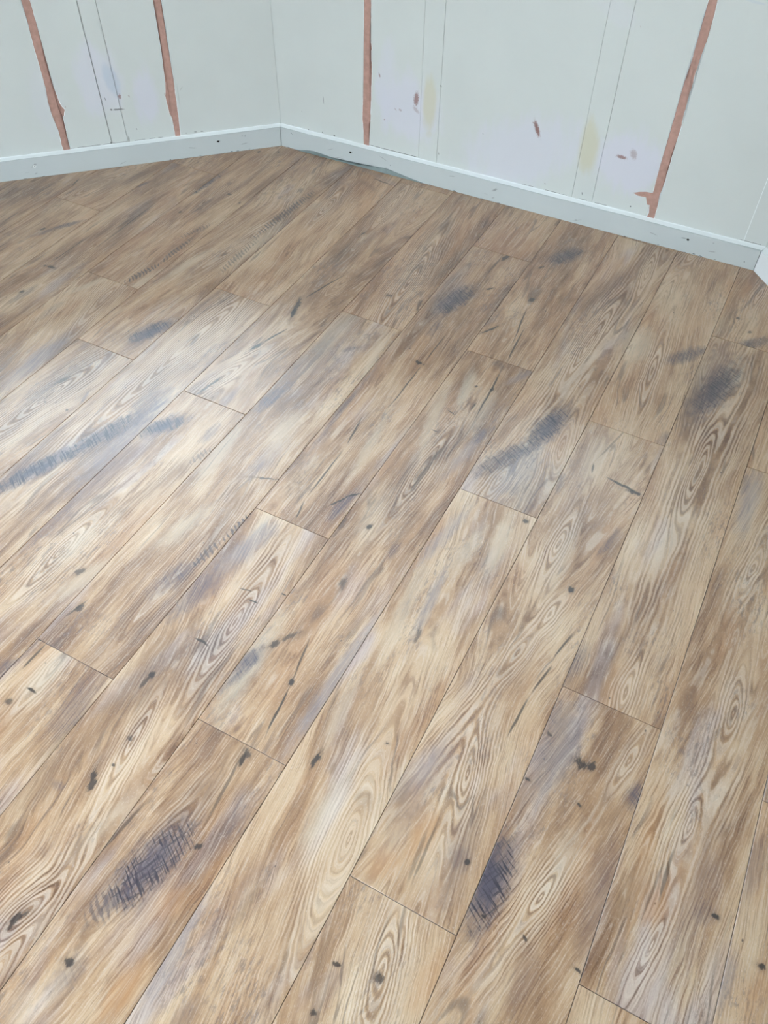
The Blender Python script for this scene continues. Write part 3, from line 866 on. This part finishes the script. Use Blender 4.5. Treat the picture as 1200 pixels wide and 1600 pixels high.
win_no = 0
for i, side in enumerate(SIDES):
    p, q = CORNERS[i], CORNERS[(i + 1) % 8]
    M, L = wall_frame(p, q)
    wm = {'back': mat_back, 'left': mat_left}.get(side, mat_wall)
    nm = NAMES[side]
    # carcass of the wall (with its window opening), behind the lining boards
    face = BT + 0.009 if side in JOINTS else BT
    ext = 0.06
    bm = bmesh.new()
    op = OPEN[side]
    if op is None:
        box(bm, -ext, L + ext, face, face + TH, -0.05, CEIL)
    else:
        s = min(L, SIDE) / SIDE
        o0, o1, z0, z1 = op[0], L - (SIDE - op[1]), op[2], op[3]
        box(bm, -ext, L + ext, face, face + TH, -0.05, z0)
        box(bm, -ext, L + ext, face, face + TH, z1, CEIL)
        box(bm, -ext, o0, face, face + TH, z0, z1)
        box(bm, o1, L + ext, face, face + TH, z0, z1)
    wall = link('wall_' + nm, mesh_from(bm, 'wall_' + nm), None, mat_wall, 'structure', WLABEL.get(side))
    wall.matrix_world = M
    if side in JOINTS:
        # lining boards, one by one, with hairline gaps
        js = [0.0 - BT * 0.4] + JOINTS[side] + [L + BT * 0.4]
        zb = BH + 0.0014
        for a, b in zip(js[:-1], js[1:]):
            ga = GAPS.get((side, a), 0.0003) / 2; gb = GAPS.get((side, b), 0.0003) / 2
            bm = bmesh.new()
            vv = box(bm, a + ga, b - gb, BT, face - 0.0004, zb - 0.02, SILL)
            bmesh.ops.bevel(bm, geom=[e for e in bm.edges if abs(e.verts[0].co.y - BT) < 1e-6 and abs(e.verts[1].co.y - BT) < 1e-6 and abs(e.verts[0].co.x - e.verts[1].co.x) < 1e-6], offset=0.0002, segments=1, affect='EDGES')
            link('wall_panel', mesh_from(bm, 'wall_panel'), wall, wm)
        # upper lining beside and above the window
        o0, o1, z0, z1 = op[0], L - (SIDE - op[1]), op[2], op[3]
        bm = bmesh.new()
        box(bm, -BT * 0.4, o0, BT, face - 0.0004, z0, CEIL)
        box(bm, o1, L + BT * 0.4, BT, face - 0.0004, z0, CEIL)
        box(bm, o0, o1, BT, face - 0.0004, z1, CEIL)
        link('upper_lining', mesh_from(bm, 'upper_lining'), wall, mat_wall)
        # open, unfilled lengths of the joint above the skirting
        for xa, xb in {'back': [(0.335, 0.352), (0.354, 0.366), (0.369, 0.391), (0.395, 0.53), (0.905, 0.945), (0.985, 1.035), (1.045, 1.058), (1.10, 1.125), (1.15, 1.19), (1.60, 1.66)],
                       'left': [(0.93, 0.965), (0.975, 1.05), (1.06, 1.14), (1.165, 1.20), (1.215, 1.235), (1.245, 1.26)]}[side]:
            bm = bmesh.new()
            hz = 0.0013 if xb - xa > 0.1 or xb < 0.4 else 0.0008
            box(bm, xa, xb, BT - 0.0003, BT + 0.001, 0.0748, 0.0748 + hz)
            link('open_joint', mesh_from(bm, 'open_joint'), wall, mat_hole)
        if side == 'back':
            bm = bmesh.new()
            box(bm, 1.6098, 1.6110, BT - 0.0004, BT + 0.001, 0.073, SILL - 0.002)
            link('filler_line', mesh_from(bm, 'filler_line'), wall, mat_lit_band_lines)
        # stripes of bare plaster with ragged paint edges
        for k, (le, ri) in enumerate(STRIPS[side]):
            rr = random.Random(11 + k)
            def rag_edge(pts, amp):
                out = []
                for (x0, z0_), (x1, z1_) in zip(pts[:-1], pts[1:]):
                    nseg = max(1, int(abs(z1_ - z0_) / 0.006))
                    for t_ in range(nseg):
                        u_ = t_ / nseg
                        out.append((x0 + (x1 - x0) * u_ + (rr.uniform(-amp, amp) if t_ else 0), z0_ + (z1_ - z0_) * u_))
                out.append(pts[-1])
                return out
            top = SILL - 0.002
            le2 = [(le[0][0], top)] + [v for v in le if v[1] < top - 0.002]
            ri2 = [(ri[0][0], top)] + [v for v in ri if v[1] < top - 0.002]
            poly = rag_edge(le2, 0.0005) + list(reversed(rag_edge(ri2, 0.0008)))
            bm = bmesh.new()
            prism(bm, poly, BT - 0.0007, BT + 0.0004)
            strip = link('plaster_strip', mesh_from(bm, 'plaster_strip'), wall, mat_pink, label='ragged stripe of bare pink plaster')
            # the thick torn edge of the old paint film round it
            le3 = [v for v in le2 if not (1.2 < v[0] < 1.3155)] if side == 'back' and k == 1 else le2
            poly = [(x - 0.0013, z) for x, z in rag_edge(le3, 0.0005)] + list(reversed([(x + 0.0015, z) for x, z in rag_edge(ri2, 0.0006)]))
            bm = bmesh.new()
            prism(bm, poly, BT - 0.0004, BT + 0.0004)
            link('paint_edge', mesh_from(bm, 'paint_edge'), strip, mat_lit_band_lines, label='pale torn edge of the old paint')
    # skirting board: chamfered top, mitred into the corners
    prof = [(0.0, 0.0), (0.0, BH - 0.0015), (0.0015, BH), (BT + 0.0005, BH + 0.0045), (BT + 0.0005, 0.0)]
    if side != 'south':
        bm = bmesh.new()
        rings_ = []
        turn = math.tan(math.radians(22.5))
        nseg = 24
        for k in range(nseg + 1):
            u_ = k / nseg
            ring = []
            for (dy, z) in prof:
                x0 = 0.0011 - dy * turn
                x1 = L - 0.0011 + dy * turn
                wv_ = 0.0007 * noise.noise(Vector((u_ * 9 + i * 5, dy * 40, z * 8))) if 0 < k < nseg else 0
                ring.append(bm.verts.new((x0 + (x1 - x0) * u_, dy + wv_, z if z > 0 else 0.0005)))
            rings_.append(ring)
        for r0, r1 in zip(rings_[:-1], rings_[1:]):
            for k in range(5):
                bm.faces.new((r0[k], r0[(k + 1) % 5], r1[(k + 1) % 5], r1[k]))
        bm.faces.new(rings_[0]); bm.faces.new(list(reversed(rings_[-1])))
        sk = link('baseboard_' + nm, mesh_from(bm, 'baseboard_' + nm), None, mat_skirting_white if side == 'north_east' else mat_skirting, 'structure',
                  {'back': 'painted skirting board with screw holes along the back wall', 'left': 'painted skirting board with a screw along the angled wall',
                   'north_east': 'fresh white skirting board meeting the back wall'}.get(side))
        sk.matrix_world = M
        holes = {'back': [(0.2842, 0.0423, 0.0032), (1.4576, 0.0434, 0.0032), (0.44, 0.0339, 0.0010), (1.6342, 0.0205, 0.001), (0.046, 0.056, 0.0011), (0.051, 0.053, 0.0010)],
                 'left': [(1.4452, 0.0445, 0.0032), (0.8235, 0.0388, 0.0042), (1.5414, 0.0516, 0.0012)]}.get(side, [])
        for hx, hz, hr in holes:
            bm = bmesh.new()
            # a shallow countersunk ring round a dark bore
            seg = 14
            cs = [math.cos(2 * math.pi * t_ / seg) for t_ in range(seg)]; sn = [math.sin(2 * math.pi * t_ / seg) for t_ in range(seg)]
            r_out = [bm.verts.new((hx + cs[t_] * hr * 1.25, -0.0008, hz + sn[t_] * hr * 1.0)) for t_ in range(seg)]
            r_in = [bm.verts.new((hx + cs[t_] * hr * 0.6, -0.0011, hz + sn[t_] * hr * 0.5)) for t_ in range(seg)]
            r_back = [bm.verts.new((hx + cs[t_] * hr * 1.3, 0.0006, hz + sn[t_] * hr * 1.05)) for t_ in range(seg)]
            for t_ in range(seg):
                u_ = (t_ + 1) % seg
                bm.faces.new((r_out[t_], r_out[u_], r_in[u_], r_in[t_]))
                bm.faces.new((r_back[t_], r_back[u_], r_out[u_], r_out[t_]))
            bm.faces.new(r_in)
            scr = (side == 'left' and hx < 1)
            link('screw_head' if scr else 'screw_hole', mesh_from(bm, 'screw'), sk, mat_steel if scr else mat_hole, label='bright screw head' if scr else None)
            if scr:
                bm = bmesh.new()
                for sx, sz in ((0.0022, 0.0005), (0.0005, 0.0022)):
                    box(bm, hx - sx, hx + sx, -0.0014, -0.0010, hz - sz, hz + sz)
                link('screw_slot', mesh_from(bm, 'screw_slot'), sk, mat_hole)
        if side in ('back', 'left', 'north_east'):  # white strip over the chamfer stands in for the skylight falling on it
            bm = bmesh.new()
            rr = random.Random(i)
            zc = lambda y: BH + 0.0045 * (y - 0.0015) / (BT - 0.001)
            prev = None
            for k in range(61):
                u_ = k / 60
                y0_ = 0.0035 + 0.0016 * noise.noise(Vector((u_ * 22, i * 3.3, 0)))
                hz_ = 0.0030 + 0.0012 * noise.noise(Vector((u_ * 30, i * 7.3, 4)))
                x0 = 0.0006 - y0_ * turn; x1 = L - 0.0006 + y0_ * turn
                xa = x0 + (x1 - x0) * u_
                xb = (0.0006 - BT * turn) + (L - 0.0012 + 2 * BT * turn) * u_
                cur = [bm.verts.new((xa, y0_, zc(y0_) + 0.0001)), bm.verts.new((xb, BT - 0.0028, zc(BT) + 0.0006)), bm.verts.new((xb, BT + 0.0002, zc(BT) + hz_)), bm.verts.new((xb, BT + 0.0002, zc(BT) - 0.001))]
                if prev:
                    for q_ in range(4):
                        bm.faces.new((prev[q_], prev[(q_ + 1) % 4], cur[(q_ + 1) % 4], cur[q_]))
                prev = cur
            link('lit_top_band', mesh_from(bm, 'lit_top_band'), sk, mat_lit_band_lines, label='white band painted as skylight on the top edge')
        if side == 'back':
            pts = [(0.060, 0.0010), (0.0806, 0.0035), (0.1081, 0.009), (0.1348, 0.0120), (0.187, 0.0085), (0.2385, 0.0045), (0.3152, 0.0060), (0.3782, 0.0135), (0.41, 0.0175), (0.4278, 0.0180), (0.4649, 0.0130), (0.5141, 0.0066), (0.5631, 0.0012)]
            poly = pts + [(0.5631, 0.0004), (0.060, 0.0004)]
            bm = bmesh.new()
            prism(bm, poly, -0.0022, 0.001)
            link('sealant_bead', mesh_from(bm, 'sealant_bead'), sk, mat_seal, label='smeared grey sealant along the foot')
    # window unit in the opening
    if op is not None:
        win_no += 1
        is_door = side == 'south'
        o0, o1, z0, z1 = op[0], L - (SIDE - op[1]), op[2], op[3]
        yf = face + 0.02
        bm = bmesh.new()
        fw = 0.04
        box(bm, o0, o1, yf, yf + 0.06, z0, z0 + fw)
        box(bm, o0, o1, yf, yf + 0.06, z1 - fw, z1)
        box(bm, o0, o0 + fw, yf, yf + 0.06, z0 + fw, z1 - fw)
        box(bm, o1 - fw, o1, yf, yf + 0.06, z0 + fw, z1 - fw)
        mid = (o0 + o1) / 2
        box(bm, mid - 0.022, mid + 0.022, yf, yf + 0.06, z0 + fw, z1 - fw)
        w = link(('door_%d' % 1) if is_door else ('window_%d' % win_no), mesh_from(bm, 'window_frame'), None, mat_frame, 'structure')
        w.matrix_world = M
        for a, b in ((o0 + fw, mid - 0.022), (mid + 0.022, o1 - fw)):
            bm = bmesh.new()
            box(bm, a, b, yf + 0.03, yf + 0.034, z0 + fw, z1 - fw)
            link('glass_pane', mesh_from(bm, 'glass_pane'), w, mat_glass)
        if not is_door:
            bm = bmesh.new()
            prism(bm, [(0.02, SILL), (L - 0.02, SILL), (L - 0.02, SILL + 0.028), (0.02, SILL + 0.028)], BT - 0.008, yf)
            link('window_sill', mesh_from(bm, 'window_sill'), w, mat_frame)
        else:
            bm = bmesh.new()
            box(bm, mid - 0.02, mid - 0.005, yf - 0.05, yf - 0.035, 0.98, 1.10)
            box(bm, mid - 0.016, mid - 0.009, yf - 0.036, yf, 1.0, 1.012)
            box(bm, mid - 0.016, mid - 0.009, yf - 0.036, yf, 1.07, 1.082)
            link('door_handle', mesh_from(bm, 'door_handle'), w, mat_steel)

def ngon_slab(name, z0, z1, grow, mat, label=None):
    pts = [CENTRE + (c - CENTRE) * (1 + grow / (c - CENTRE).length) for c in CORNERS]
    bm = bmesh.new()
    a = [bm.verts.new((v.x, v.y, z0)) for v in pts]; b = [bm.verts.new((v.x, v.y, z1)) for v in pts]
    bm.faces.new(list(reversed(a))); bm.faces.new(b)
    for k in range(8):
        bm.faces.new((a[k], a[(k + 1) % 8], b[(k + 1) % 8], b[k]))
    return link(name, mesh_from(bm, name), None, mat, 'structure', label)

ngon_slab('ceiling', CEIL, CEIL + 0.08, 0.16, mat_wall)
mat_under = simple_material('underlay', srgb(84, 70, 58), 0.9, 0.1, 80.0, 0.2, 0.1)
floor = ngon_slab('floor', -0.06, -0.0075, 0.12, mat_under, 'distressed chestnut laminate floor laid in staggered planks')

# ground outside the windows
bm = bmesh.new()
bmesh.ops.create_circle(bm, cap_ends=True, segments=48, radius=40.0)
grd = link('ground', mesh_from(bm, 'ground'), None, simple_material('paving', srgb(150, 146, 140), 0.95, 0.15, 6.0, 0.3, 0.1), 'structure')
grd.location = (CENTRE.x, CENTRE.y, -0.25)

# ---------------------------------------------------------------- floor planks
PW = 0.19
PL = 1.213
GAP = 0.00055
TOPZ = 0.0
# y of one end joint in each row (row r lies between x = -r*PW and x = -(r+1)*PW)
ROWJ = {-1: -0.167, 0: 0.294, 1: 1.020, 2: 0.661, 3: -0.085, 4: 0.391, 5: -0.095, 6: 0.633, 7: 1.040,
        8: 0.668, 9: 0.926, 10: 0.37, 11: 1.209}
hull = [CENTRE + (c - CENTRE) * (1 + 0.012 / (c - CENTRE).length) for c in CORNERS]

def clip(poly, hull_):
    out = poly
    for k in range(len(hull_)):
        a, b = hull_[k], hull_[(k + 1) % len(hull_)]
        e = b - a
        def side(v): return -(e.x * (v[1] - a.y) - e.y * (v[0] - a.x))   # clockwise hull: inside > 0
        res = []
        for j in range(len(out)):
            P0, P1 = out[j], out[(j + 1) % len(out)]
            s0, s1 = side(P0), side(P1)
            if s0 >= 0: res.append(P0)
            if (s0 >= 0) != (s1 >= 0):
                t_ = s0 / (s0 - s1)
                res.append((P0[0] + (P1[0] - P0[0]) * t_, P0[1] + (P1[1] - P0[1]) * t_))
        out = res
        if len(out) < 3: return []
    return out

feats = parse(FEATURES)
TONE = {}
#@TONE@
rnd = random.Random(5)
common = [plank_material('chestnut_plank_common_%d' % k, [('R', 0.06 + 0.03 * k, 0.4 + 0.2 * k, 0.12, 0.02, 1.55, 0.9)], 3.1 * k, 0.0, 0.0) for k in range(3)]
for r in range(-8, 18):
    base = ROWJ.get(r, rnd.uniform(0, PL))
    for k in range(-4, 4):
        y0 = base + k * PL; y1 = y0 + PL
        x1 = -r * PW; x0 = x1 - PW
        poly = clip([(x0 + GAP, y0 + GAP), (x1 - GAP, y0 + GAP), (x1 - GAP, y1 - GAP), (x0 + GAP, y1 - GAP)], hull)
        if len(poly) < 3: continue
        area = 0.5 * abs(sum(poly[j][0] * poly[(j + 1) % len(poly)][1] - poly[(j + 1) % len(poly)][0] * poly[j][1] for j in range(len(poly))))
        if area < 0.002: continue
        clean = [v for j, v in enumerate(poly) if math.hypot(v[0] - poly[j - 1][0], v[1] - poly[j - 1][1]) > 0.002]
        bm = bmesh.new()
        cx_, cy_ = x0, y0
        ch = 0.0006
        mx = sum(v[0] for v in clean) / len(clean); my = sum(v[1] for v in clean) / len(clean)
        lo_ = [bm.verts.new((v[0] - cx_, v[1] - cy_, -0.0075)) for v in clean]
        md = [bm.verts.new((v[0] - cx_, v[1] - cy_, -ch * 0.7)) for v in clean]
        # inset outline for the micro bevel
        tp = []
        nn = len(clean)
        ccw = sum(clean[j][0] * clean[(j + 1) % nn][1] - clean[(j + 1) % nn][0] * clean[j][1] for j in range(nn)) > 0
        for j in range(nn):
            a = Vector(clean[j - 1]); b = Vector(clean[j]); c = Vector(clean[(j + 1) % nn])
            e0 = (b - a).normalized(); e1 = (c - b).normalized()
            n0 = Vector((-e0.y, e0.x)) if ccw else Vector((e0.y, -e0.x))
            n1 = Vector((-e1.y, e1.x)) if ccw else Vector((e1.y, -e1.x))
            bis = (n0 + n1)
            bis = bis / max(0.3, bis.dot(n0))
            v = b + bis * ch
            tp.append(bm.verts.new((v.x - cx_, v.y - cy_, 0.0)))
        bm.faces.new(lo_); bm.faces.new(tp)
        for j in range(nn):
            j2 = (j + 1) % nn
            bm.faces.new((lo_[j], lo_[j2], md[j2], md[j])); bm.faces.new((md[j], md[j2], tp[j2], tp[j]))
        mine = [(f[0], f[1] - cx_, f[2] - cy_, f[3] * {'K': 1.15}.get(f[0], 1.0), f[4] * {'C': 1.6, 'K': 1.2}.get(f[0], 1.0)) + tuple(f[5:]) for f in feats if x0 <= f[1] < x1 and y0 <= f[2] < y1]
        seen = (-3.0 < mx < 0.75 and my > -1.1)
        if mine or seen:
            sd = 17.0 + r * 5.31 + k * 2.17
            warm, light = TONE.get((r, k), (rnd.uniform(0.0, 0.05) + (0.11 if y0 > 0.85 else 0.0), rnd.uniform(-0.02, 0.02) + (0.035 if r <= 2 else -0.012)))  # right-hand rows lightened, the rest darkened: light balance put into the plank colour
            if not any(f[0] == 'R' for f in mine):
                mine.append(('R', rnd.uniform(0.03, 0.16), rnd.uniform(0.2, 1.0), rnd.uniform(0.08, 0.16), 0.012, 1.57, 0.35))
            mt = plank_material('chestnut_plank', mine, sd, warm, light)
        else:
            mt = common[(r + k) % 3]
        o = link('plank', mesh_from(bm, 'plank'), floor, mt)
        o.location = (cx_, cy_, TOPZ)
